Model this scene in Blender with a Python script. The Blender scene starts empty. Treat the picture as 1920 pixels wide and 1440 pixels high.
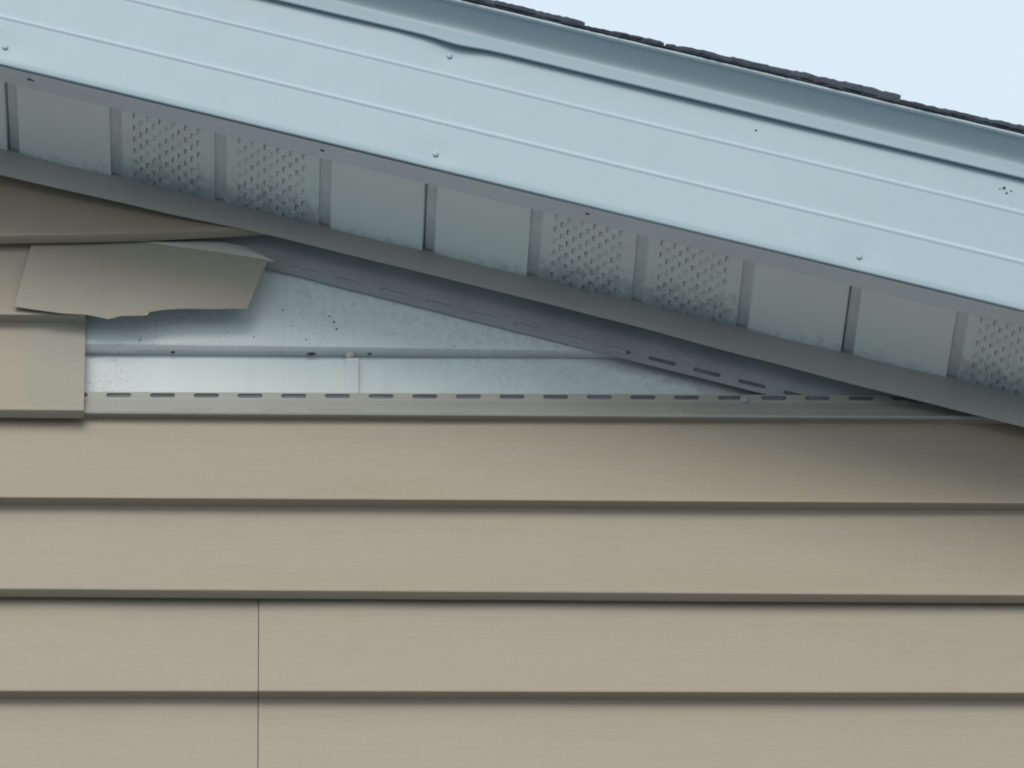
import bpy, bmesh, math, random
from mathutils import Vector, Matrix, noise
from mathutils.geometry import tessellate_polygon

random.seed(7)
S = bpy.context.scene
C = S.collection
R = math.radians

# ------------------------------------------------------------------ camera, sky, sun, exposure
AIM = Vector((0.0, 0.0, 5.25))
YAW, PITCH, ROLL, DIST = R(1.867), R(26.97), R(0.592), 8.0
fwd = Vector((math.sin(YAW) * math.cos(PITCH), math.cos(YAW) * math.cos(PITCH), math.sin(PITCH)))
r0 = Vector((math.cos(YAW), -math.sin(YAW), 0.0))
u0 = r0.cross(fwd)
rt = r0 * math.cos(ROLL) - u0 * math.sin(ROLL)
up = u0 * math.cos(ROLL) + r0 * math.sin(ROLL)
cam = bpy.data.cameras.new('camera')
cam.lens = 300.0
cam.sensor_width = 36.0
cam.sensor_fit = 'HORIZONTAL'
cam.clip_start = 0.1
cam.clip_end = 2000.0
co = bpy.data.objects.new('camera', cam)
C.objects.link(co)
loc = AIM - fwd * DIST
co.matrix_world = Matrix(((rt.x, up.x, -fwd.x, loc.x), (rt.y, up.y, -fwd.y, loc.y), (rt.z, up.z, -fwd.z, loc.z), (0, 0, 0, 1)))
S.camera = co

SUN_EL, SUN_AZ = R(37), R(190)          # azimuth clockwise from +Y: behind the camera, a little to the left
W = bpy.data.worlds.new('World')
S.world = W
W.use_nodes = True
nt = W.node_tree
nt.nodes.clear()
sky = nt.nodes.new('ShaderNodeTexSky')
sky.sky_type = 'NISHITA'
sky.sun_disc = False
sky.sun_elevation = SUN_EL
sky.sun_rotation = SUN_AZ
sky.air_density = 1.0
sky.dust_density = 3.0
sky.ozone_density = 1.0
mx = nt.nodes.new('ShaderNodeMix')
mx.data_type = 'RGBA'
mx.inputs[0].default_value = 0.80       # a thin, even overcast over the blue
mx.inputs[7].default_value = (8.6, 9.95, 10.95, 1)
bg = nt.nodes.new('ShaderNodeBackground')
bg.inputs['Strength'].default_value = 0.10
wo = nt.nodes.new('ShaderNodeOutputWorld')
nt.links.new(sky.outputs[0], mx.inputs[6])
nt.links.new(mx.outputs[2], bg.inputs[0])
nt.links.new(bg.outputs[0], wo.inputs[0])

sl = bpy.data.lights.new('sun', 'SUN')
sl.energy = 1.42
sl.angle = R(28)
sl.color = (1.0, 0.95, 0.86)
so = bpy.data.objects.new('sun', sl)
C.objects.link(so)
sd = Vector((math.sin(SUN_AZ) * math.cos(SUN_EL), math.cos(SUN_AZ) * math.cos(SUN_EL), math.sin(SUN_EL)))
so.rotation_euler = sd.to_track_quat('Z', 'Y').to_euler()
so.location = sd * 20

S.view_settings.view_transform = 'Standard'
S.view_settings.look = 'None'
S.view_settings.exposure = 0.0
S.view_settings.gamma = 1.0
S.view_settings.use_curve_mapping = False
S.render.engine = 'CYCLES'
S.cycles.filter_width = 1.9
S.cycles.max_bounces = 8
S.cycles.diffuse_bounces = 5


# ------------------------------------------------------------------ materials
def mat(name, col, rough=0.45, mottle=0.04, mscale=5.0, grain=0.0, gscale=(14, 160, 160), fine=0.0,
        specks=None, tint=None, fade=None, shade_stain=None, bump=0.0, bscale=60.0, spec=0.4, canning=0.0, streak=0.0, rake=None, gcol=0.0, rvar=0.012):
    m = bpy.data.materials.new(name)
    m.use_nodes = True
    t = m.node_tree
    t.nodes.clear()
    N = t.nodes.new
    L = t.links.new
    out = N('ShaderNodeOutputMaterial')
    p = N('ShaderNodeBsdfPrincipled')
    L(p.outputs[0], out.inputs[0])
    p.inputs['Roughness'].default_value = rough
    p.inputs['Specular IOR Level'].default_value = spec
    geo = N('ShaderNodeNewGeometry')
    pos = geo.outputs['Position']

    def nz(scale, detail=3.0, vec=None, mscl=None, rough_=0.55):
        n = N('ShaderNodeTexNoise')
        n.inputs['Scale'].default_value = scale
        n.inputs['Detail'].default_value = detail
        n.inputs['Roughness'].default_value = rough_
        v = vec or pos
        if mscl:
            mp = N('ShaderNodeMapping')
            mp.inputs['Scale'].default_value = mscl
            L(v, mp.inputs[0])
            v = mp.outputs[0]
        L(v, n.inputs['Vector'])
        return n.outputs[0]

    def ramp(x, a, b, lo=0.0, hi=1.0):
        r = N('ShaderNodeMapRange')
        r.interpolation_type = 'SMOOTHSTEP'
        r.inputs[1].default_value = a
        r.inputs[2].default_value = b
        r.inputs[3].default_value = lo
        r.inputs[4].default_value = hi
        L(x, r.inputs[0])
        return r.outputs[0]

    def mixc(fac, a, b):
        x = N('ShaderNodeMix')
        x.data_type = 'RGBA'
        if isinstance(fac, float):
            x.inputs[0].default_value = fac
        else:
            L(fac, x.inputs[0])
        for i, v in ((6, a), (7, b)):
            if isinstance(v, tuple):
                x.inputs[i].default_value = (*v, 1)
            else:
                L(v, x.inputs[i])
        return x.outputs[2]

    def mul(a, b):
        x = N('ShaderNodeMath')
        x.operation = 'MULTIPLY'
        for i, v in ((0, a), (1, b)):
            if isinstance(v, float):
                x.inputs[i].default_value = v
            else:
                L(v, x.inputs[i])
        return x.outputs[0]

    tint = tint or (0.97, 1.0, 0.98)
    c = mixc(ramp(nz(mscale, 3), 0.3, 0.7), tuple(v * (1 - mottle) for v in col),
             tuple(min(1, v * (1 + mottle) * tt) for v, tt in zip(col, tint)))
    if fade:                                   # a band of older, yellower vinyl left of x = fade[0]
        sp = N('ShaderNodeSeparateXYZ')
        L(pos, sp.inputs[0])
        c = mixc(ramp(sp.outputs[0], fade[0] - 0.004, fade[0] + 0.004, 1.0, 0.0), c, fade[1])
    if fine:
        c = mixc(mul(ramp(nz(700.0, 3, None, None, 0.7), 0.40, 0.66), 0.5 + 0.0), c, tuple(v * (1 - 2.4 * fine) for v in col))
    if gcol:                                   # long drawn-out grain
        c = mixc(mul(ramp(nz(1.0, 4, None, (9, 330, 330), 0.7), 0.40, 0.66), 0.6), c, tuple(v * (1 - 1.7 * gcol) for v in col))
    if streak:
        c = mixc(mul(ramp(nz(1.0, 4, None, (55, 55, 7)), 0.52, 0.75), streak), c, tuple(v * 0.62 for v in col))
    if specks:                                 # dirt: fine speckle, and a few darker specks
        amt, scol = specks
        clump = ramp(nz(9.0, 4), 0.42, 0.68)
        c = mixc(mul(mul(ramp(nz(340.0, 4, None, None, 0.75), 0.50, 0.68), clump), amt), c, scol)
        vo = N('ShaderNodeTexVoronoi')
        vo.inputs['Scale'].default_value = 75.0
        L(pos, vo.inputs['Vector'])
        sc_ = N('ShaderNodeSeparateColor')
        L(vo.outputs['Color'], sc_.inputs[0])
        c = mixc(mul(mul(ramp(vo.outputs['Distance'], 0.06, 0.12, 1.0, 0.0), ramp(sc_.outputs[0], 0.80, 0.95)), 0.6 * amt), c, tuple(v * 0.5 for v in scol))
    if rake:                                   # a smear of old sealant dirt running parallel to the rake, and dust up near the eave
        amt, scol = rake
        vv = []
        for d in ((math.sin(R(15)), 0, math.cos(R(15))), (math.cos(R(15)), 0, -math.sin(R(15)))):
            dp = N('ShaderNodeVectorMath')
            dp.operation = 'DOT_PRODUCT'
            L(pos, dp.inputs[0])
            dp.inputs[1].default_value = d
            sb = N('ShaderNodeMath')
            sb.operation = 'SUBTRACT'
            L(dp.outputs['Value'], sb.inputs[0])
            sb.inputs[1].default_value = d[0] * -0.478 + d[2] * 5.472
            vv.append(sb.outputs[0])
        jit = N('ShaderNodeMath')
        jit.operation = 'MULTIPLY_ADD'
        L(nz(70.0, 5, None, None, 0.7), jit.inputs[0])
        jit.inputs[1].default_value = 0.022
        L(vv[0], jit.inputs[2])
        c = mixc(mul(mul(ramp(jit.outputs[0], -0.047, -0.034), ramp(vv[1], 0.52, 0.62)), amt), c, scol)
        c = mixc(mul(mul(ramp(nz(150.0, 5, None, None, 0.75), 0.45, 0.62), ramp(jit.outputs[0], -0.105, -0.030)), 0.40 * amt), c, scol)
    if shade_stain:                                  # contact shade along the wall edge painted in, with mildew around the vents
        y0, y1, amt, scol = shade_stain
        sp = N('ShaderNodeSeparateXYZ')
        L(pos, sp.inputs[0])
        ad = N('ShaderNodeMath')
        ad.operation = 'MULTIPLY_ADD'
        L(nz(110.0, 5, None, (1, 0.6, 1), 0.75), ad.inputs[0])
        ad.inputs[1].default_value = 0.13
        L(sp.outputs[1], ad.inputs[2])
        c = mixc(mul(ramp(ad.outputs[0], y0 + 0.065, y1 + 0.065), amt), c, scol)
    L(c, p.inputs['Base Color'])
    nrm = None
    for h, dist in ((grain and nz(1.0, 4, None, gscale), grain), (bump and nz(bscale, 3), bump),
                    (canning and nz(2.6, 1, None, (1, 1, 2.2)), canning)):
        if not dist:
            continue
        b = N('ShaderNodeBump')
        b.inputs['Strength'].default_value = 1.0
        b.inputs['Distance'].default_value = dist
        L(h, b.inputs['Height'])
        if nrm:
            L(nrm, b.inputs['Normal'])
        nrm = b.outputs[0]
    if nrm:
        L(nrm, p.inputs['Normal'])
    rr = ramp(nz(40.0, 3), 0.3, 0.7, max(0.02, rough - rvar), rough + rvar)
    L(rr, p.inputs['Roughness'])
    return m


BEIGE = (0.378, 0.321, 0.243)
M_vinyl = mat('beige vinyl', BEIGE, 0.50, 0.006, 4.5, grain=0.00028, fine=0.075, tint=(1.012, 0.980, 0.978), streak=0.02, gscale=(22, 420, 420), gcol=0.05)
M_vinyl_old = mat('beige vinyl faded end', (0.363, 0.328, 0.268), 0.52, 0.03, 6.0, grain=0.00018, fine=0.07,
                  fade=(-0.4537, (0.372, 0.322, 0.245)), streak=0.06)
M_hem = mat('beige vinyl hem', (0.385, 0.37, 0.33), 0.5, 0.05, 22.0, grain=0.0004, fine=0.06, specks=(0.5, (0.22, 0.21, 0.2)))
M_trim = mat('beige trim vinyl', (0.385, 0.365, 0.33), 0.5, 0.04, 9.0, grain=0.0003, fine=0.06, streak=0.12)
M_flange = mat('dusty trim flange', (0.36, 0.37, 0.37), 0.6, 0.10, 18.0, grain=0.0005, fine=0.06, specks=(0.6, (0.16, 0.16, 0.155)))
M_torn = mat('torn beige vinyl', (0.35, 0.31, 0.25), 0.5, 0.03, 5.0, gcol=0.05, grain=0.0004, fine=0.05, streak=0.08)
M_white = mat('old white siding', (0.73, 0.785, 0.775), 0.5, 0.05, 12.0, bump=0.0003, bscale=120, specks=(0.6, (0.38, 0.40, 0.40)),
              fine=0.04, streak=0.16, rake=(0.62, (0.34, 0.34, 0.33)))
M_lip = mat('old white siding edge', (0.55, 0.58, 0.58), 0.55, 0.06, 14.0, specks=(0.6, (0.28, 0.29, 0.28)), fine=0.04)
M_strip = mat('white joint cover', (0.68, 0.71, 0.72), 0.45, 0.02, 20.0, fine=0.02)
M_pink = mat('pinkish caulk', (0.55, 0.50, 0.50), 0.7, 0.12, 90.0)
M_soffit = mat('white soffit', (0.74, 0.82, 0.82), 0.5, 0.025, 6.0, fine=0.03, shade_stain=(-0.056, -0.034, 0.28, (0.26, 0.31, 0.33)))
M_vent = mat('white vented soffit', (0.72, 0.80, 0.80), 0.5, 0.04, 30.0, fine=0.05, shade_stain=(-0.110, -0.036, 0.75, (0.22, 0.27, 0.29)),
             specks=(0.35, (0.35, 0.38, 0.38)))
M_groove = mat('soffit groove', (0.63, 0.69, 0.71), 0.55, 0.06, 40.0, fine=0.05, shade_stain=(-0.12, -0.036, 0.5, (0.26, 0.30, 0.32)))  # recess shade put into the colour: darker than the flat sections
M_fascia = mat('pale painted fascia', (0.378, 0.470, 0.525), 0.36, 0.012, 3.0, fine=0.02, canning=0.0005, bump=0.00006, bscale=220, rvar=0.015, streak=0.03)
M_bead = mat('highlit fascia bead', (0.49, 0.565, 0.635), 0.36, 0.02, 8.0, fine=0.02, streak=0.05)  # lighter than the fascia: the beads' highlight is put into the colour
M_flip = mat('fascia return', (0.63, 0.70, 0.77), 0.45, 0.04, 9.0, fine=0.03, streak=0.05)
M_drip = mat('pale painted drip edge', (0.375, 0.462, 0.518), 0.34, 0.015, 5.0, fine=0.03, canning=0.0005, rvar=0.015, streak=0.03)
M_nail = mat('painted nail head', (0.37, 0.45, 0.48), 0.35, 0.03, 50.0)
M_dark = mat('dark grime', (0.07, 0.075, 0.085), 0.8, 0.15, 60.0)
M_slot_shade = mat('dark slot shade', (0.16, 0.16, 0.18), 0.8, 0.2, 40.0)  # shade inside the nail slots, given as a dark colour
M_slot_grey = mat('added grey slot filler', (0.40, 0.42, 0.42), 0.8, 0.1, 40.0)  # added filler toned like the flange so its upper slots stay faint
M_scuff = mat('scuff grime', (0.24, 0.24, 0.225), 0.7, 0.2, 90.0)
M_pale = mat('pale unfaded vinyl', (0.56, 0.54, 0.49), 0.5, 0.05, 30.0, fine=0.05)
M_deck = mat('roof deck wood', (0.20, 0.15, 0.10), 0.8, 0.1, 8.0, grain=0.001)
M_sheath = mat('wall sheathing', (0.28, 0.25, 0.21), 0.8, 0.08, 6.0)
M_shingle = mat('dark asphalt shingle', (0.060, 0.072, 0.095), 0.9, 0.25, 60.0, bump=0.0016, bscale=420, specks=(0.8, (0.15, 0.15, 0.15)))
M_ground = mat('grey gravel', (0.205, 0.238, 0.262), 0.95, 0.18, 3.0, fine=0.25, bump=0.01, bscale=60)


# ------------------------------------------------------------------ helpers
def thing(name, label, cat, at):
    o = bpy.data.objects.new(name, None)
    o.empty_display_size = 0.1
    o.location = at
    o['label'] = label
    o['category'] = cat
    o['kind'] = 'thing'
    C.objects.link(o)
    return o


def add(name, bm, m, parent=None, label=None, kind=None, sharp=32, mats=None):
    """links one mesh; coordinates are metres in the world, the parent sits at its own base"""
    bmesh.ops.recalc_face_normals(bm, faces=bm.faces)
    for f in bm.faces:
        f.smooth = True
    for e in bm.edges:
        if len(e.link_faces) != 2 or e.calc_face_angle(0) > R(sharp):
            e.smooth = False
    me = bpy.data.meshes.new(name)
    bm.to_mesh(me)
    bm.free()
    for q in (mats or [m]):
        me.materials.append(q)
    o = bpy.data.objects.new(name, me)
    C.objects.link(o)
    if parent:
        o.parent = parent
        w = Vector((0, 0, 0))
        q = parent
        while q:
            w += q.location
            q = q.parent
        o.location = -w
    if label:
        o['label'] = label
    if kind:
        o['kind'] = kind
    return o


def sub(name, bm, m, parent, **k):
    return add(name, bm, m, parent, **k)


# the rake frame: u runs down the slope, v square to it in the wall's plane, y out of the wall (towards the viewer is negative)
O = Vector((-0.4780, 0.0, 5.4720))
A = R(15.0)
UD = Vector((math.cos(A), 0, -math.sin(A)))
VD = Vector((math.sin(A), 0, math.cos(A)))


def rk(u, v, y):
    p = O + UD * u + VD * v
    return Vector((p.x, y, p.z))


UMIN, UMAX = -1.15, 2.55


def interp(pts, x):
    if x <= pts[0][0]:
        return pts[0][1]
    for (a, b), (c, d) in zip(pts, pts[1:]):
        if x <= c:
            t = (x - a) / (c - a)
            t = t * t * (3 - 2 * t)
            return b + (d - b) * t
    return pts[-1][1]


def extrude(sections, closed=True, matfn=None):
    """sections: list of rings (equal length) of points -> a tube with caps"""
    bm = bmesh.new()
    rings = [[bm.verts.new(p) for p in s] for s in sections]
    n = len(rings[0])
    for a, b in zip(rings, rings[1:]):
        for j in range(n if closed else n - 1):
            k = (j + 1) % n
            f = bm.faces.new((a[j], a[k], b[k], b[j]))
            if matfn:
                f.material_index = matfn(j)
    if closed:
        bm.faces.new(rings[0])
        bm.faces.new(list(reversed(rings[-1])))
    return bm


def loop_from(poly, th):
    """thin closed loop from an open polyline of (y, z): the back is the polyline shifted by th along its own normal"""
    n = len(poly)
    back = []
    for i in range(n):
        a = poly[max(0, i - 1)]
        b = poly[min(n - 1, i + 1)]
        dy, dz = b[0] - a[0], b[1] - a[1]
        l = math.hypot(dy, dz) or 1
        back.append((poly[i][0] - dz / l * th, poly[i][1] + dy / l * th))
    return poly + back[::-1]


def clip(bm, co_, no_):
    g = bm.verts[:] + bm.edges[:] + bm.faces[:]
    bmesh.ops.bisect_plane(bm, geom=g, dist=1e-6, plane_co=co_, plane_no=no_, clear_outer=True)
    be = [e for e in bm.edges if len(e.link_faces) == 1]
    if be:
        bmesh.ops.holes_fill(bm, edges=be, sides=0)
    return bm


def box(lo, hi, fr=None):
    bm = bmesh.new()
    vs = []
    for x in (lo[0], hi[0]):
        for y in (lo[1], hi[1]):
            for z in (lo[2], hi[2]):
                vs.append(bm.verts.new(fr(x, y, z) if fr else (x, y, z)))
    for q in ((0, 1, 3, 2), (4, 6, 7, 5), (0, 4, 5, 1), (2, 3, 7, 6), (0, 2, 6, 4), (1, 5, 7, 3)):
        bm.faces.new([vs[i] for i in q])
    return bm


def plate(outer, holes, th, fr):
    """flat plate with real holes: outer and holes are lists of (a, b); fr(a, b, d) places it, d = 0 front, th back"""
    bm = bmesh.new()
    polys = [outer] + holes
    flat = [p for q in polys for p in q]
    tris = tessellate_polygon([[Vector((a, b, 0)) for a, b in q] for q in polys])
    fv = [bm.verts.new(fr(a, b, 0)) for a, b in flat]
    bv = [bm.verts.new(fr(a, b, th)) for a, b in flat]
    for t in tris:
        try:
            bm.faces.new([fv[i] for i in t])
            bm.faces.new([bv[i] for i in reversed(t)])
        except ValueError:
            pass
    k = 0
    for q in polys:
        n = len(q)
        for i in range(n):
            a, b = k + i, k + (i + 1) % n
            try:
                bm.faces.new((fv[a], fv[b], bv[b], bv[a]))
            except ValueError:
                pass
        k += n
    return bm


def stadium(x0, x1, zc, h, slope=0.0):
    r = h / 2
    pts = []
    for i in range(5):
        a = -math.pi / 2 + math.pi * i / 4
        pts.append((x1 - r + r * math.cos(a), zc + slope * x1 + r * math.sin(a)))
    for i in range(5):
        a = math.pi / 2 + math.pi * i / 4
        pts.append((x0 + r + r * math.cos(a), zc + slope * x0 + r * math.sin(a)))
    return pts


def dome(cx, cz, y, r, h, seg=12, fr=None):
    """round nail head: a low dome standing out of the plane y"""
    bm = bmesh.new()
    fr = fr or (lambda a, b, d: Vector((a, d, b)))
    rings = []
    for rr, hh in ((r, 0.0), (r, 0.5), (0.86 * r, 0.85), (0.45 * r, 1.0)):
        rings.append([bm.verts.new(fr(cx + rr * math.cos(2 * math.pi * i / seg), cz + rr * math.sin(2 * math.pi * i / seg), y - h * hh + (0.0006 if hh == 0 else 0)))
                      for i in range(seg)])
    for a, b in zip(rings, rings[1:]):
        for i in range(seg):
            k = (i + 1) % seg
            bm.faces.new((a[i], a[k], b[k], b[i]))
    bm.faces.new(rings[-1])
    return bm


# ------------------------------------------------------------------ ground
bm = bmesh.new()
vs = [bm.verts.new((400 * math.cos(2 * math.pi * i / 48), 400 * math.sin(2 * math.pi * i / 48), 0)) for i in range(48)]
bm.faces.new(vs)
g = add('ground', bm, M_ground, kind='structure')

# ------------------------------------------------------------------ the wall behind everything
XL, XR = -1.58, 1.95
bm = bmesh.new()
prof = [(XL, 0.002), (XR, 0.002), (XR, O.z - (XR - O.x) * math.tan(A)), (XL, O.z - (XL - O.x) * math.tan(A))]
f0 = [bm.verts.new((x, 0.0, z)) for x, z in prof]
f1 = [bm.verts.new((x, 0.12, z)) for x, z in prof]
bm.faces.new(f0)
bm.faces.new(f1[::-1])
for i in range(4):
    bm.faces.new((f0[i], f0[(i + 1) % 4], f1[(i + 1) % 4], f1[i]))
hw = add('house_wall', bm, M_sheath, kind='structure')

# ------------------------------------------------------------------ old white siding, seen through the gap
old = thing('old_siding', 'old dirty white lap siding laid bare in the gap between beige panels', 'old siding', (0.0, 0.0, 5.10))


def zlin(l, r):
    return lambda x: l + (r - l) * (x + 0.397) / 0.492


def old_course(name, zb, zt, y_top, y_butt, lip, x0=-1.2, x1=0.9, n=120, m=None):
    secs = []
    for i in range(n + 1):
        x = x0 + (x1 - x0) * i / n
        w = 0.0007 * noise.noise(Vector((x * 5.0, zt * 7, 1.3)))
        b = zb(x)
        l = lip(x)
        H = zt - b
        pl = [(y_top + w, zt), (y_top + (y_butt - y_top) * 0.5 + w, b + H * 0.5), (y_butt + 0.0006 + w, b + 0.006), (y_butt + w, b + 0.0015),
              (y_butt + w + 0.0005, b), (y_butt + 0.0022 + w, b - l * 0.6), (y_butt + 0.0045 + w, b - l * 0.92), (y_butt + 0.0075 + w, b - l), (y_butt + 0.010 + w, b - l + 0.0006)]
        secs.append([Vector((x, yy, zz)) for yy, zz in loop_from(pl, 0.0008)])
    bm = extrude(secs, matfn=lambda j: 1 if 4 <= j <= 7 else 0)
    clip(bm, rk(0, -0.002, 0), VD)
    return add(name, bm, None, old, mats=[M_white, M_lip])


old_course('siding_course', zlin(5.2842, 5.2790), 5.56, -0.0030, -0.0125, zlin(0.0068, 0.0036))
old_course('siding_course', lambda x: 5.128, 5.2815, -0.0018, -0.0115, lambda x: 0.006)
old_course('siding_course', lambda x: 4.97, 5.1265, -0.0018, -0.0115, lambda x: 0.006)
# joint cover standing on the lower white course, a crumb of caulk above it
add('joint_cover', box((-0.1560, -0.0082, 5.2200), (-0.1441, -0.0016, 5.2722)), M_strip, old)
bm = bmesh.new()
bmesh.ops.create_icosphere(bm, subdivisions=3, radius=1.0)
for v in bm.verts:
    k = 1 + 0.25 * noise.noise(v.co * 2.2)
    v.co = Vector((-0.1520 + v.co.x * 0.0042 * k, -0.0065 + v.co.y * 0.0035 * k, 5.2765 + v.co.z * 0.0040 * k))
add('caulk_lump', bm, M_pink, old)
for (x, z, w_, h_) in ((-0.1880, 5.2772, 0.0050, 0.0018), (-0.3180, 5.2780, 0.0022, 0.0010), (-0.1335, 5.2772, 0.0026, 0.0012)):
    bm = bmesh.new()
    bmesh.ops.create_icosphere(bm, subdivisions=2, radius=1.0)
    for v in bm.verts:
        k = 1 + 0.3 * noise.noise(v.co * 3 + Vector((x * 50, 0, 0)))
        v.co = Vector((x + v.co.x * w_ * k, -0.0075 + v.co.y * 0.002, z + v.co.z * h_ * k))
    add('grime_lump', bm, M_dark, old)
# fly specks and mud grains stuck on the white course
for (x, z, s_) in ((-0.1645, 5.3010, 0.0013), (-0.1672, 5.3085, 0.0010), (-0.1710, 5.3145, 0.0008), (-0.1930, 5.2895, 0.0009), (-0.2060, 5.3040, 0.0006),
                   (-0.2420, 5.2925, 0.0007), (-0.1100, 5.2960, 0.0006), (-0.2150, 5.3210, 0.0006), (-0.3490, 5.2880, 0.0009), (-0.3480, 5.2905, 0.0006)):
    bm = bmesh.new()
    bmesh.ops.create_icosphere(bm, subdivisions=1, radius=1.0)
    for v in bm.verts:
        v.co = Vector((x + v.co.x * s_ * random.uniform(0.8, 1.5), -0.0118 + v.co.y * 0.0011, z + v.co.z * s_ * 0.8))
    add('mud_speck', bm, M_dark, old)

# ------------------------------------------------------------------ beige vinyl siding
vin = thing('vinyl_siding', 'beige horizontal vinyl siding on the gable wall below the eave', 'siding', (0.2, 0.0, 0.0))
CLIP_V = -0.0085


def row(l, r):
    """height of a horizontal edge: l at the left of the picture, r at its right"""
    return lambda x: l + (r - l) * max(-1.2, min(1.6, (x + 0.476))) / 0.936


def course_face(ytop, yb, zt, zb, k=9):
    out = []
    for i in range(k):
        t = i / k
        out.append((ytop + (yb - ytop) * t ** 2.0, zt + (zb + 0.004 - zt) * t))
    return out


def panel(zt, zf, zl, x0, x1, seed, hem=None, label=None, m=None, dz=None, dy=None, two=True, shift=0.0, step=0.02, name='siding_panel'):
    """double-course panel: zt top, zf mid fold, zl bottom lock (functions of x); hem: rows of the bare lock bead above it"""
    n = max(2, int((x1 - x0) / step))
    secs = []
    for i in range(n + 1):
        x = x0 + (x1 - x0) * i / n
        w = 0.0010 * noise.noise(Vector((x * 3.1, seed * 7.7, 0.3))) + 0.0005 * noise.noise(Vector((x * 11.0, seed * 3.1, 4.3)))
        q = dz(x) if dz else 0.0
        yq = (dy(x) if dy else 0.0) + shift
        t_, f_, l_ = (zt(x) if zt else 0.0), zf(x), zl(x) + q
        pl = []
        if hem:                                        # bare lock bead (its slotted hem is a sub-part of its own)
            kz, bz, lz = (h(x) for h in hem)
            pl += [(-0.0172, kz + 0.0004), (-0.0180, kz - 0.0012), (-0.0262, bz + 0.0022), (-0.0276, bz + 0.0002), (-0.0270, lz + 0.0006),
                   (-0.0250, lz), (-0.0200, lz + 0.0006), (-0.0182, lz - 0.0004)]
            t_ = lz - 0.0015
        pl += course_face(-0.0188, -0.0316, t_, f_)
        pl += [(-0.0316, f_ + 0.0040), (-0.0322, f_ + 0.0016), (-0.0319, f_ + 0.0003), (-0.0308, f_ - 0.0003), (-0.0222, f_ - 0.0010), (-0.0196, f_ - 0.0018), (-0.0190, f_ - 0.0036)]
        pl += course_face(-0.0191, -0.0334, f_ - 0.0046, l_)
        pl += [(-0.0334, l_ + 0.0040), (-0.0341, l_ + 0.0014), (-0.0338, l_), (-0.0328, l_ - 0.0009), (-0.0275, l_ - 0.0036), (-0.0255, l_ - 0.0041),
               (-0.0240, l_ - 0.0032), (-0.0236, l_ - 0.0012), (-0.0236, l_ + 0.010)]
        m_ = len(pl)
        secs.append([Vector((x, yy + yq + w * (0.3 + 0.7 * min(1, max(0, (-yy - 0.017) / 0.015))), zz + w * 0.6)) for yy, zz in loop_from(pl, 0.0011)])
    bm = extrude(secs, matfn=(lambda j: 1 if j < 5 else 0) if hem else None)
    clip(bm, rk(0, CLIP_V, 0), VD)
    if not bm.faces:
        bm.free()
        return None
    return add(name, bm, m or M_vinyl, vin, label=label, mats=[M_vinyl, M_hem] if hem else None)


def smooth(x, a, b):
    t = max(0.0, min(1.0, (x - a) / (b - a)))
    return t * t * (3 - 2 * t)


zT = row(5.3832, 5.3800)
TL = [(-1.6, 5.3835), (-0.481, 5.3855), (-0.4109, 5.3869), (-0.3473, 5.3890), (-0.2807, 5.3921), (-0.2405, 5.3948), (-0.19, 5.3988)]


def zTl(x):
    for (a, b), (c, d) in zip(TL, TL[1:]):
        if x <= c:
            return b + (d - b) * (x - a) / (c - a)
    return TL[-1][1]


zMf, zMl = row(5.3040, 5.3030), row(5.2036, 5.2000)
zAf, zAl = row(5.1134, 5.1116), row(5.0189, 5.0162)
zBf, zBl = row(4.9160, 4.9173), row(4.8150, 4.8165)
# above the gap, left of the picture
panel(lambda x: 5.790, lambda x: 5.684, lambda x: 5.583, XL, -0.60, 1)
panel(lambda x: 5.590, lambda x: 5.480, zTl, XL, -0.2000, 2, label='topmost visible siding panel, its point tucked up under the sloping trim',
      dy=lambda x: -0.0022 - 0.0015 * smooth(x, -0.36, -0.25), step=0.01)
# the panel that broke off: it ends at a clean cut
panel(lambda x: zT(x) + 0.004, zMf, zMl, XL, -0.3999, 3, m=M_vinyl_old, label='siding panel cut off short at the left of the gap, two shades of beige')
# first full panel under the gap, slotted hem laid bare
pa = panel(None, zAf, zAl, XL, XR, 4, hem=(row(5.2226, 5.2220), row(5.2056, 5.2041), row(5.2033, 5.2017)), label='full-width siding panel under the gap with its slotted nail hem laid bare')
slots = []
for i in range(-2, 19):
    xs = -0.3796 + 0.04080 * i
    slots.append(stadium(xs, xs + 0.0236, 5.2278, 0.0042))
bm = plate([(-0.60, 5.2216), (0.46, 5.2214), (0.46, 5.2312), (-0.60, 5.2311)], slots, 0.0011, lambda a, b, d: Vector((a, -0.0172 + d, b)))
clip(bm, rk(0, -0.0195, 0), VD)
hem = add('nail_hem', bm, M_hem, pa)
add('slot_shade_strip', box((-0.59, -0.0160, 5.2222), (0.44, -0.0152, 5.2304)), M_slot_shade, pa)  # added strip: shade in the hem slots painted as a dark backing
sm = bmesh.new()
rs = random.Random(3)
for (a0, a1) in ((-0.3165, -0.2815), (-0.2665, -0.2490), (-0.2345, -0.2145), (-0.1900, -0.1745), (-0.1720, -0.1395)):
    x = a0
    while x < a1:                                       # scuffed, half worn-off flecks along the bead
        w_, z_, h_ = rs.uniform(0.0006, 0.0016), 5.2088 + rs.uniform(-0.0012, 0.0012), rs.uniform(0.0003, 0.0009)
        yb = -0.0262 - 0.0003
        q = [sm.verts.new((x, yb, z_)), sm.verts.new((x + w_, yb, z_ + 0.0001)), sm.verts.new((x + w_, yb + 0.0003, z_ + h_)), sm.verts.new((x, yb + 0.0003, z_ + h_))]
        sm.faces.new(q)
        x += w_ + rs.uniform(0.0003, 0.0016)
add('scuff_marks', sm, M_scuff, pa, kind='stuff')
nd = add('nail_head', dome(0.2169, 5.2262, -0.0172, 0.0042, 0.0016), M_flange, pa)
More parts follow.
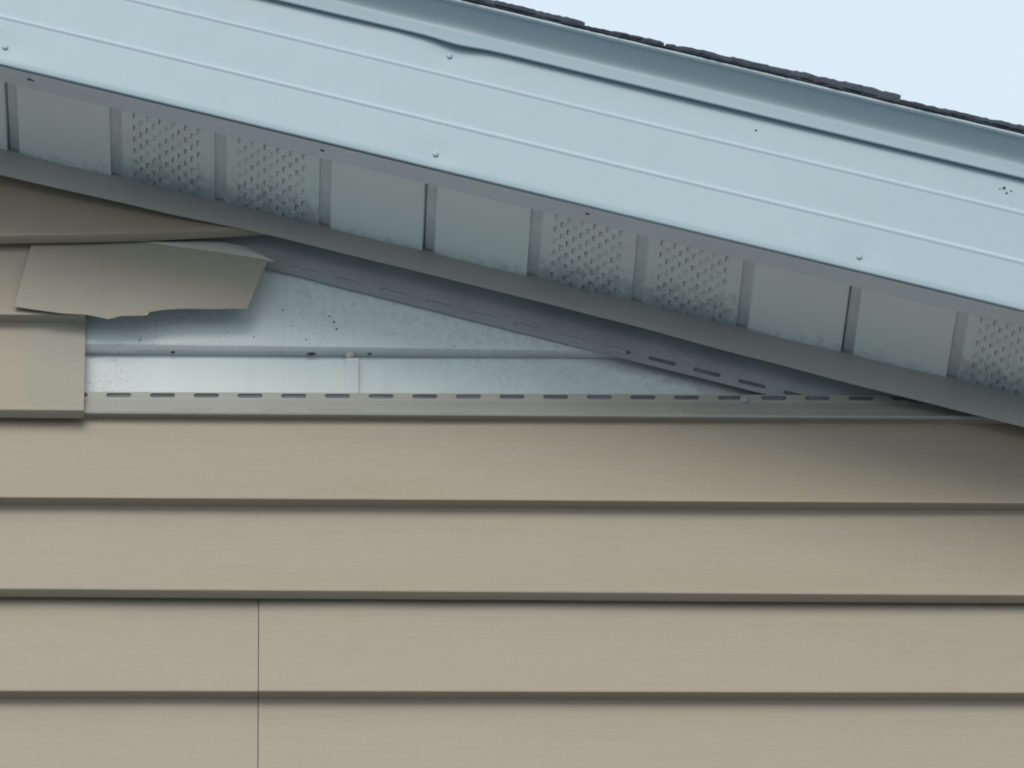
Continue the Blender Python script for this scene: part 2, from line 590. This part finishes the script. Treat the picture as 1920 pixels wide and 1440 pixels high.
# second panel: two lengths meeting at a seam
SX = -0.2364
panel(lambda x: zAl(x) + 0.006, zBf, zBl, XL, SX - 0.0004, 5, label='siding panel left of the seam in the lower rows')
panel(lambda x: zAl(x) + 0.006, zBf, zBl, SX + 0.0004, XR, 6, label='siding panel right of the seam in the lower rows', shift=-0.0007)
panel(lambda x: zAl(x) + 0.006, zBf, zBl, SX - 0.03, SX + 0.03, 5, shift=0.0012, name='seam_backing', m=M_dark)
zp = 4.8158
k = 7
while zp > 0.30:
    zn = zp - 0.1995
    panel(lambda x, a=zp: a + 0.006, lambda x, a=zp: a - 0.100, lambda x, a=zn: a, XL, XR, k, step=0.15)
    zp = zn
    k += 1

# ------------------------------------------------------------------ torn flap of siding
flap = thing('torn_siding', 'torn bent flap of beige siding hanging loose over the left of the gap', 'torn panel', (-0.35, -0.04, 5.29))
# columns: bottom (x, y, z), top (x, y, z) in metres
COLS = [
    ((-0.4661, -0.0362, 5.3104), (-0.4503, -0.0215, 5.3900)),
    ((-0.4536, -0.0362, 5.3082), (-0.4387, -0.0212, 5.3902)),
    ((-0.4221, -0.0365, 5.3032), (-0.4162, -0.0212, 5.3904)),
    ((-0.3972, -0.0368, 5.3015), (-0.3961, -0.0214, 5.3904)),
    ((-0.3782, -0.0372, 5.2969), (-0.3836, -0.0218, 5.3902)),
    ((-0.3737, -0.0372, 5.2980), (-0.3785, -0.0220, 5.3901)),
    ((-0.3668, -0.0372, 5.3003), (-0.3685, -0.0225, 5.3899)),
    ((-0.3419, -0.0375, 5.3008), (-0.3469, -0.0245, 5.3856)),
    ((-0.3394, -0.0375, 5.3048), (-0.3443, -0.0247, 5.3849)),
    ((-0.3250, -0.0375, 5.3071), (-0.3217, -0.0270, 5.3804)),
    ((-0.3075, -0.0373, 5.3084), (-0.3031, -0.0285, 5.3769)),
    ((-0.2801, -0.0368, 5.3083), (-0.2705, -0.0310, 5.3707)),
    ((-0.2602, -0.0365, 5.3091), (-0.2505, -0.0322, 5.3667)),
    ((-0.2487, -0.0362, 5.3088), (-0.2289, -0.0330, 5.3625)),
]


def grid_sheet(g, th=0.0011):
    bm = bmesh.new()
    F = [[bm.verts.new(p) for p in c] for c in g]
    B = [[bm.verts.new(p + Vector((0, th, 0.0))) for p in c] for c in g]
    nc, nr = len(g), len(g[0])
    for i in range(nc - 1):
        for j in range(nr - 1):
            bm.faces.new((F[i][j], F[i + 1][j], F[i + 1][j + 1], F[i][j + 1]))
            bm.faces.new((B[i][j], B[i][j + 1], B[i + 1][j + 1], B[i + 1][j]))
    for i in range(nc - 1):
        for j in (0, nr - 1):
            bm.faces.new((F[i][j], F[i + 1][j], B[i + 1][j], B[i][j]))
    for j in range(nr - 1):
        for i in (0, nc - 1):
            bm.faces.new((F[i][j], F[i][j + 1], B[i][j + 1], B[i][j]))
    return bm


cols = []
for (b, t) in COLS:
    b, t = Vector(b), Vector(t)
    c = []
    for j in range(11):
        s = j / 10
        p = b.lerp(t, s)
        p.y += -0.0006 - 0.0010 * math.sin(math.pi * s) + 0.0006 * noise.noise(Vector((p.x * 9, s * 1.5, 2.0)))
        c.append(p)
    cols.append(c)
add('panel_face', grid_sheet(cols), M_torn, flap)
# the fold along its top, sprung open and pointing right
CURL = [
    ((-0.3685, -0.0227, 5.3895), (-0.3686, -0.0205, 5.3921)),
    ((-0.3469, -0.0247, 5.3858), (-0.3469, -0.0205, 5.3894)),
    ((-0.3217, -0.0272, 5.3806), (-0.3219, -0.0205, 5.3898)),
    ((-0.3031, -0.0287, 5.3771), (-0.3033, -0.0208, 5.3901)),
    ((-0.2856, -0.0300, 5.3739), (-0.2857, -0.0215, 5.3892)),
    ((-0.2705, -0.0312, 5.3708), (-0.2681, -0.0228, 5.3864)),
    ((-0.2505, -0.0324, 5.3669), (-0.2495, -0.0255, 5.3805)),
    ((-0.2354, -0.0332, 5.3637), (-0.2355, -0.0295, 5.3716)),
    ((-0.2244, -0.0335, 5.3611), (-0.2239, -0.0330, 5.3616)),
]
cols = []
for (b, t) in CURL:
    b, t = Vector(b), Vector(t)
    c = []
    for j in range(5):
        s = j / 4
        p = b.lerp(t, s)
        p.y -= 0.0015 * math.sin(math.pi * s)
        c.append(p)
    cols.append(c)
add('curled_edge', grid_sheet(cols), M_pale, flap)

# ------------------------------------------------------------------ J channel along the rake
jch = thing('rake_trim', 'beige channel trim sloping along the top of the wall under the soffit', 'trim', rk(0.4, 0.0, -0.02))
JB = [(-1.2, -0.0240), (0.0, -0.0240), (0.158, -0.0220), (0.2576, -0.0190), (0.40, -0.0195), (0.5205, -0.0202), (0.60, -0.0212), (0.7276, -0.0247), (0.8513, -0.0274), (0.9948, -0.0287), (3.0, -0.0287)]
secs = []
n = 180
for i in range(n + 1):
    u = UMIN + (UMAX - UMIN) * i / n
    vb = interp(JB, u)
    w = 0.0006 * noise.noise(Vector((u * 6, 3.3, 0)))
    pl = [(-0.0155, 0.0070), (-0.0392, 0.0070), (-0.0403, 0.0062), (-0.0407 + w, 0.0050), (-0.0409 + w, (vb) * 0.5), (-0.0408 + w, vb + 0.0012), (-0.0402 + w, vb), (-0.0392 + w, vb + 0.0004), (-0.0390 + w, vb + 0.004)]
    lp = loop_from(pl, 0.0011)
    secs.append([rk(u, vv, yy) for yy, vv in lp])
add('channel_face', extrude(secs), M_trim, jch)
slots = []
FE = lambda u: -0.0403 - 0.0120 * (u - 0.2724)
for i in range(-18, 40):
    us = 0.6371 + 0.04352 * i
    if us < -0.15 or us > 1.0:
        continue
    slots.append(stadium(us, us + 0.0266, FE(us + 0.013) + 0.0072, 0.0040, 0.0))
out = [(-0.20, -0.0355)] + [(-0.20 + 1.25 * i / 60, FE(-0.20 + 1.25 * i / 60) + (0.0007 * noise.noise(Vector((i * 0.9, 0, 0))))) for i in range(61)] + [(1.05, 0.0008), (-0.20, 0.0008)]
bm = plate(out, slots, 0.0010, lambda a, b, d: rk(a, b, -0.0148 + d))
fl = add('nail_flange', bm, M_flange, jch)
# added strips painting slot shade behind the flange: grey first, dark further down
add('slot_shade_strip', box((-0.19, -0.0385, -0.0135), (0.615, -0.0260, -0.0130), rk), M_slot_grey, fl)
add('slot_shade_strip', box((0.6155, -0.0430, -0.0135), (1.04, -0.0260, -0.0130), rk), M_slot_shade, fl)

# ------------------------------------------------------------------ soffit
sof = thing('eave_soffit', 'white ribbed soffit with perforated vent strips under the sloping eave', 'soffit', rk(0.4, 0.003, -0.11))
SV, PITCH_U, GW, GD = 0.0030, 0.10115, 0.0120, 0.0032
SY0, SY1 = -0.2065, -0.0120


def soffit_panel(us, nlab=None):
    """one 4-rib panel; its first rib carries the overlapping edge"""
    bm = bmesh.new()

    def quad(a, b, c, d, mi=0):
        f = bm.faces.new([bm.verts.new(p) for p in (a, b, c, d)])
        f.material_index = mi

    def strip(ua, va, ub, vb, mi):
        ny = 8
        for q in range(ny):
            ya, yb = SY0 + (SY1 - SY0) * q / ny, SY0 + (SY1 - SY0) * (q + 1) / ny
            quad(rk(ua, va, ya), rk(ub, vb, ya), rk(ub, vb, yb), rk(ua, va, yb), mi)

    slits = []
    for s in range(4):
        a = us + s * PITCH_U
        vented = s in (1, 2)
        mi = 1 if vented else 0
        lip = 0.0012 if s == 0 else 0.0
        g0, g1, g2 = a, a + 0.0025, a + GW - 0.0035
        e = a + GW
        if s == 0:                                  # open joint between two panels
            strip(g0, SV - lip, g0 + 0.0003, SV + GD + 0.004, 2)
            strip(g0 + 0.0003, SV + GD + 0.004, g0 + 0.0009, SV + GD + 0.004, 2)
            strip(g0 + 0.0009, SV + GD + 0.004, g0 + 0.0016, SV + GD, 2)
            strip(g0 + 0.0016, SV + GD, g2, SV + GD, 2)
        else:
            strip(g0, SV, g0 + 0.0004, SV + GD, 2)
            strip(g0 + 0.0004, SV + GD, g2, SV + GD, 2)
        strip(g2, SV + GD, e, SV, 2)
        end = us + (s + 1) * PITCH_U
        if not vented:
            m_ = 6
            for i in range(m_):
                x0, x1 = e + (end - e) * i / m_, e + (end - e) * (i + 1) / m_
                b0 = -0.0007 * math.sin(math.pi * i / m_)
                b1 = -0.0007 * math.sin(math.pi * (i + 1) / m_)
                strip(x0, SV + b0, x1, SV + b1, mi)
            continue
        # perforated field: 11 columns of slits, each column set off by half a step, real openings
        c0, cp, sw, sl_, rp = e + 0.0115, 0.00616, 0.00105, 0.0100, 0.0228
        edges = [e]
        for c in range(11):
            edges += [c0 + c * cp - sw / 2, c0 + c * cp + sw / 2]
        edges.append(end)
        for q in range(len(edges) - 1):
            x0, x1 = edges[q], edges[q + 1]
            if q % 2 == 0:
                strip(x0, SV, x1, SV, mi)
                continue
            c = (q - 1) // 2
            y = SY0
            yy = -0.1735 + (0.0114 if c % 2 else 0.0)
            while yy < -0.022:
                quad(rk(x0, SV, y), rk(x1, SV, y), rk(x1, SV, yy), rk(x0, SV, yy), mi)
                slits.append((x0, x1, yy, yy + sl_))
                y = yy + sl_
                yy += rp
            quad(rk(x0, SV, y), rk(x1, SV, y), rk(x1, SV, SY1), rk(x0, SV, SY1), mi)
    bmesh.ops.remove_doubles(bm, verts=bm.verts, dist=1e-6)
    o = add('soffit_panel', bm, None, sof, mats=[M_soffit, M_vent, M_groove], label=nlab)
    # the little tongue pressed up out of every slit, leaning over it
    tb = bmesh.new()
    for (x0, x1, ya, yb) in slits:
        lean = random.choice((0.0005, 0.0010, 0.0016, 0.0022))
        if random.random() < 0.06:
            lean = 0.0004
        w0 = x1 + 0.0001
        p = [rk(w0, SV + 0.0002, ya), rk(w0, SV + 0.0002, yb), rk(x0 - 0.0002, SV + lean, yb - 0.0008), rk(x0 - 0.0002, SV + lean, ya + 0.0008)]
        tb.faces.new([tb.verts.new(q) for q in p])
        # pressed rim: low ridge next to the slit
        p = [rk(x1 + 0.0002, SV - 0.0001, ya), rk(x1 + 0.0002, SV - 0.0001, yb), rk(x1 + 0.0011, SV - 0.0011, (ya + yb) / 2 + 0.004), rk(x1 + 0.0011, SV - 0.0011, (ya + yb) / 2 - 0.004)]
        tb.faces.new([tb.verts.new(q) for q in p])
        p = [rk(x1 + 0.0011, SV - 0.0011, (ya + yb) / 2 - 0.004), rk(x1 + 0.0011, SV - 0.0011, (ya + yb) / 2 + 0.004), rk(x1 + 0.0024, SV - 0.0001, yb), rk(x1 + 0.0024, SV - 0.0001, ya)]
        tb.faces.new([tb.verts.new(q) for q in p])
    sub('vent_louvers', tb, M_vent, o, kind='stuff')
    return o


for q in range(-3, 6):
    soffit_panel(0.0022 + 4 * PITCH_U * q)

# ------------------------------------------------------------------ fascia
fas = thing('fascia', 'pale blue-grey metal fascia board with two beads along the roof edge', 'fascia', rk(0.4, 0.07, -0.21))


def along_u(pl, th, n=160, fn=None):
    secs = []
    for i in range(n + 1):
        u = UMIN + (UMAX - UMIN) * i / n
        q = [(y + fn(u, v)[0], v + fn(u, v)[1]) if fn else (y, v) for y, v in pl]
        secs.append([rk(u, v, y) for y, v in loop_from(q, th)])
    return extrude(secs)


def can_soft(u, v):
    k = 0.0009 * noise.noise(Vector((u * 3.3, v * 6.0, 0.7)))
    for (un, vn) in ((-0.0002, 0.0187), (0.3989, 0.1205), (0.4132, 0.0149), (0.8153, 0.0143)):
        k += 0.0008 * math.exp(-((u - un) / 0.016) ** 2 - ((v - vn) / 0.012) ** 2)
    return k


def can(u, v):                                          # the sheet steps back 1.7 mm above each bead
    return (can_soft(u, v) - 0.0019 + 0.0017 * (smooth(v, 0.0484, 0.0490) + smooth(v, 0.0989, 0.0995)), 0.0005 * noise.noise(Vector((u * 2.0, 5.0, 0))) if v < 0.004 else 0.0)


face = [(-0.2080, 0.0001), (-0.2096, 0.0008), (-0.2100, 0.0022)] + [(-0.2100, q) for q in (0.008, 0.018, 0.028, 0.038, 0.046, 0.0482, 0.0492, 0.052, 0.062, 0.072, 0.082, 0.094, 0.0987, 0.0997, 0.104, 0.114, 0.124, 0.134, 0.150)]
add('fascia_face', along_u(face, -0.0010, 300, can), M_fascia, fas)
lipf = [(-0.1770, 0.0018), (-0.1785, 0.0004), (-0.1900, 0.0002), (-0.2000, 0.0001), (-0.2078, 0.0)]
add('bottom_return', along_u(lipf, -0.0008, 60), M_flip, fas)
for vb in (0.0487, 0.0992):
    y1 = -0.2110 + 0.0017 * (vb > 0.07)                # the strip below stands proud of the strip above
    pl = [(y1 + 0.0032, vb + 0.0041), (y1 + 0.0019, vb + 0.0040)]
    pl += [(y1 + 0.0019 - 0.0037 * math.sin(R(a)), vb + 0.0002 + 0.0037 * math.cos(R(a))) for a in range(9, 91, 9)]
    pl += [(y1 - 0.0017, vb - 0.0008), (y1 - 0.0013, vb - 0.0018), (y1 - 0.0006, vb - 0.0031), (y1 + 0.0001, vb - 0.0042), (y1 + 0.0009, vb - 0.0045)]
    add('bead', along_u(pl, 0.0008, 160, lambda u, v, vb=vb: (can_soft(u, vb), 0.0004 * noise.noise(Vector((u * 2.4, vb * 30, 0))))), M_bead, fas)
for (u, v) in ((-0.0002, 0.0187), (0.3989, 0.1205), (0.4132, 0.0149), (0.8153, 0.0143), (-0.42, 0.1165), (1.22, 0.118), (1.23, 0.0150), (-0.41, 0.0150)):
    add('nail_head', dome(u, v, -0.2100 + can(u, v)[0], 0.0028, 0.0022, 12, lambda a, b, d: rk(a, b, d)), M_nail, fas)
for (u, v, s_) in ((0.6921, 0.1195, 0.0011), (0.9275, 0.1210, 0.0016), (0.9310, 0.1165, 0.0011), (0.9345, 0.1195, 0.0009), (0.9240, 0.1190, 0.0008)):
    add('grime_speck', dome(u, v, -0.2099 + can(u, v)[0], s_, 0.0007, 8, lambda a, b, d: rk(a, b, d)), M_dark, fas)
# scuffs and holes on the return under the fascia
for (u, y, s_) in ((0.0280, -0.1960, 0.0016), (0.0310, -0.1950, 0.0009), (0.3090, -0.1950, 0.0014), (0.5620, -0.1960, 0.0013)):
    bm = bmesh.new()
    vs = [bm.verts.new(rk(u + s_ * 1.6 * math.cos(a), -0.0004, y + s_ * math.sin(a))) for a in [2 * math.pi * i / 8 for i in range(8)]]
    bm.faces.new(vs)
    vt = [bm.verts.new(v.co + VD * 0.0008) for v in vs]
    for i in range(8):
        bm.faces.new((vs[i], vs[(i + 1) % 8], vt[(i + 1) % 8], vt[i]))
    add('grime_speck', bm, M_dark, fas)

# ------------------------------------------------------------------ drip edge
dre = thing('drip_edge', 'pale metal drip edge with a small dent between fascia and shingles', 'drip edge', rk(0.4, 0.145, -0.225))


def dent(u, v):
    d = math.exp(-((u - 0.404) / 0.022) ** 2)
    d2 = math.exp(-((u - 0.338) / 0.020) ** 2)
    k = max(0.0, min(1.0, (0.154 - v) / 0.020))
    w = 0.0006 * noise.noise(Vector((u * 5.0, 9.0, 0)))
    return ((-0.0018 * d + 0.0008 * d2) * k + w, (-0.0030 * d + 0.0004 * d2) * k + 0.0008 * noise.noise(Vector((u * 3.0, 2.0, 0))) * k)


cove = [(-0.2266, 0.1664), (-0.2252, 0.1652), (-0.2228, 0.1632), (-0.2201, 0.1611), (-0.2174, 0.1590), (-0.2148, 0.1569), (-0.2124, 0.1547), (-0.2107, 0.1526), (-0.2098, 0.1506), (-0.2095, 0.1486),
        (-0.2097, 0.1464), (-0.2105, 0.1436), (-0.2116, 0.1404), (-0.2129, 0.1370), (-0.2138, 0.1350), (-0.2142, 0.1341), (-0.2139, 0.1334), (-0.2131, 0.1331), (-0.2112, 0.1336), (-0.2098, 0.1360)]
add('drip_face', along_u(cove, 0.0008, 420, dent), M_drip, dre)
hemp = [(-0.2100, 0.1695), (-0.2258, 0.1695), (-0.2284, 0.1693), (-0.2296, 0.1685), (-0.2296, 0.1673), (-0.2286, 0.1664), (-0.2268, 0.1661)]
add('top_hem', along_u(hemp, -0.0007, 160, lambda u, v: (0.0006 * noise.noise(Vector((u * 5.0, 9.0, 0))), 0)), M_drip, dre)

# ------------------------------------------------------------------ roof: deck and shingles
roof = thing('shingle_roof', 'dark asphalt shingle roof edge seen from below against the sky', 'roof', rk(0.4, 0.17, 0.3))
add('roof_deck', box((UMIN, 0.152, -0.2050), (UMAX, 0.1684, 1.6), rk), M_deck, roof)
add('rafter_board', box((UMIN, 0.010, -0.2035), (UMAX, 0.1510, -0.1880), rk), M_deck, roof)


def shingle(ua, ub, va, vb, base_a, base_b, y0, y1, seed, yj=0.0):
    """a wedge lying on the one below it, rough along its cut edge"""
    n = max(6, int((ub - ua) / 0.0035))
    secs = []
    rnd = random.Random(seed)
    for i in range(n + 1):
        t = i / n
        u = ua + (ub - ua) * t
        top = va + (vb - va) * t + rnd.uniform(-0.0004, 0.0004) + 0.0006 * noise.noise(Vector((u * 55, seed, 0)))
        if i == n:
            top -= 0.0008
        if i == 0:
            top -= 0.0005
        bot = base_a + (base_b - base_a) * t
        e = y0 + 0.0030 * noise.noise(Vector((u * 28, seed * 3.1, 1))) + rnd.uniform(-0.0009, 0.0009) + yj
        secs.append([rk(u, bot, e), rk(u, bot + (top - bot) * 0.55, e - 0.0006), rk(u, top - 0.0007, e + 0.0002), rk(u, top, e + 0.0018), rk(u, top, y1), rk(u, bot, y1)])
    return extrude(secs)


# edge pieces: (start, end down-slope, top at start, top at butt)
EDGE = [(0.2150, 0.5135, 0.1740, 0.1776), (0.5140, 0.5898, 0.1734, 0.1757), (0.5916, 0.8145, 0.1754, 0.1800), (0.8150, 1.1150, 0.1746, 0.1808)]
for q in range(1, 6):
    EDGE.append((0.815 + 0.30 * q, 1.115 + 0.30 * q, 0.1746, 0.1808))
for q in range(0, 5):
    EDGE.append((-0.085 - 0.30 * q, 0.2145 - 0.30 * q, 0.1744, 0.1795))
for i, (a, b, va, vb) in enumerate(EDGE):
    if b > UMAX or a < UMIN:
        continue
    add('shingle', shingle(a, b, va, vb, 0.1714, 0.1716, -0.2322, 0.08, i + 1), M_shingle, roof, sharp=50)
    add('shingle', shingle(a + 0.0011, b, va, vb, 0.1714, 0.1716, 0.0815, 0.72, i + 51), M_shingle, roof, sharp=50)
q = 0
u = UMIN
while u < UMAX - 0.1:
    e = min(UMAX, u + 0.46)
    add('starter_strip', shingle(u, e - 0.0008, 0.1718, 0.1718, 0.1698, 0.1698, -0.2316, 0.70, 90 + q), M_shingle, roof, sharp=50)
    u = e
    q += 1
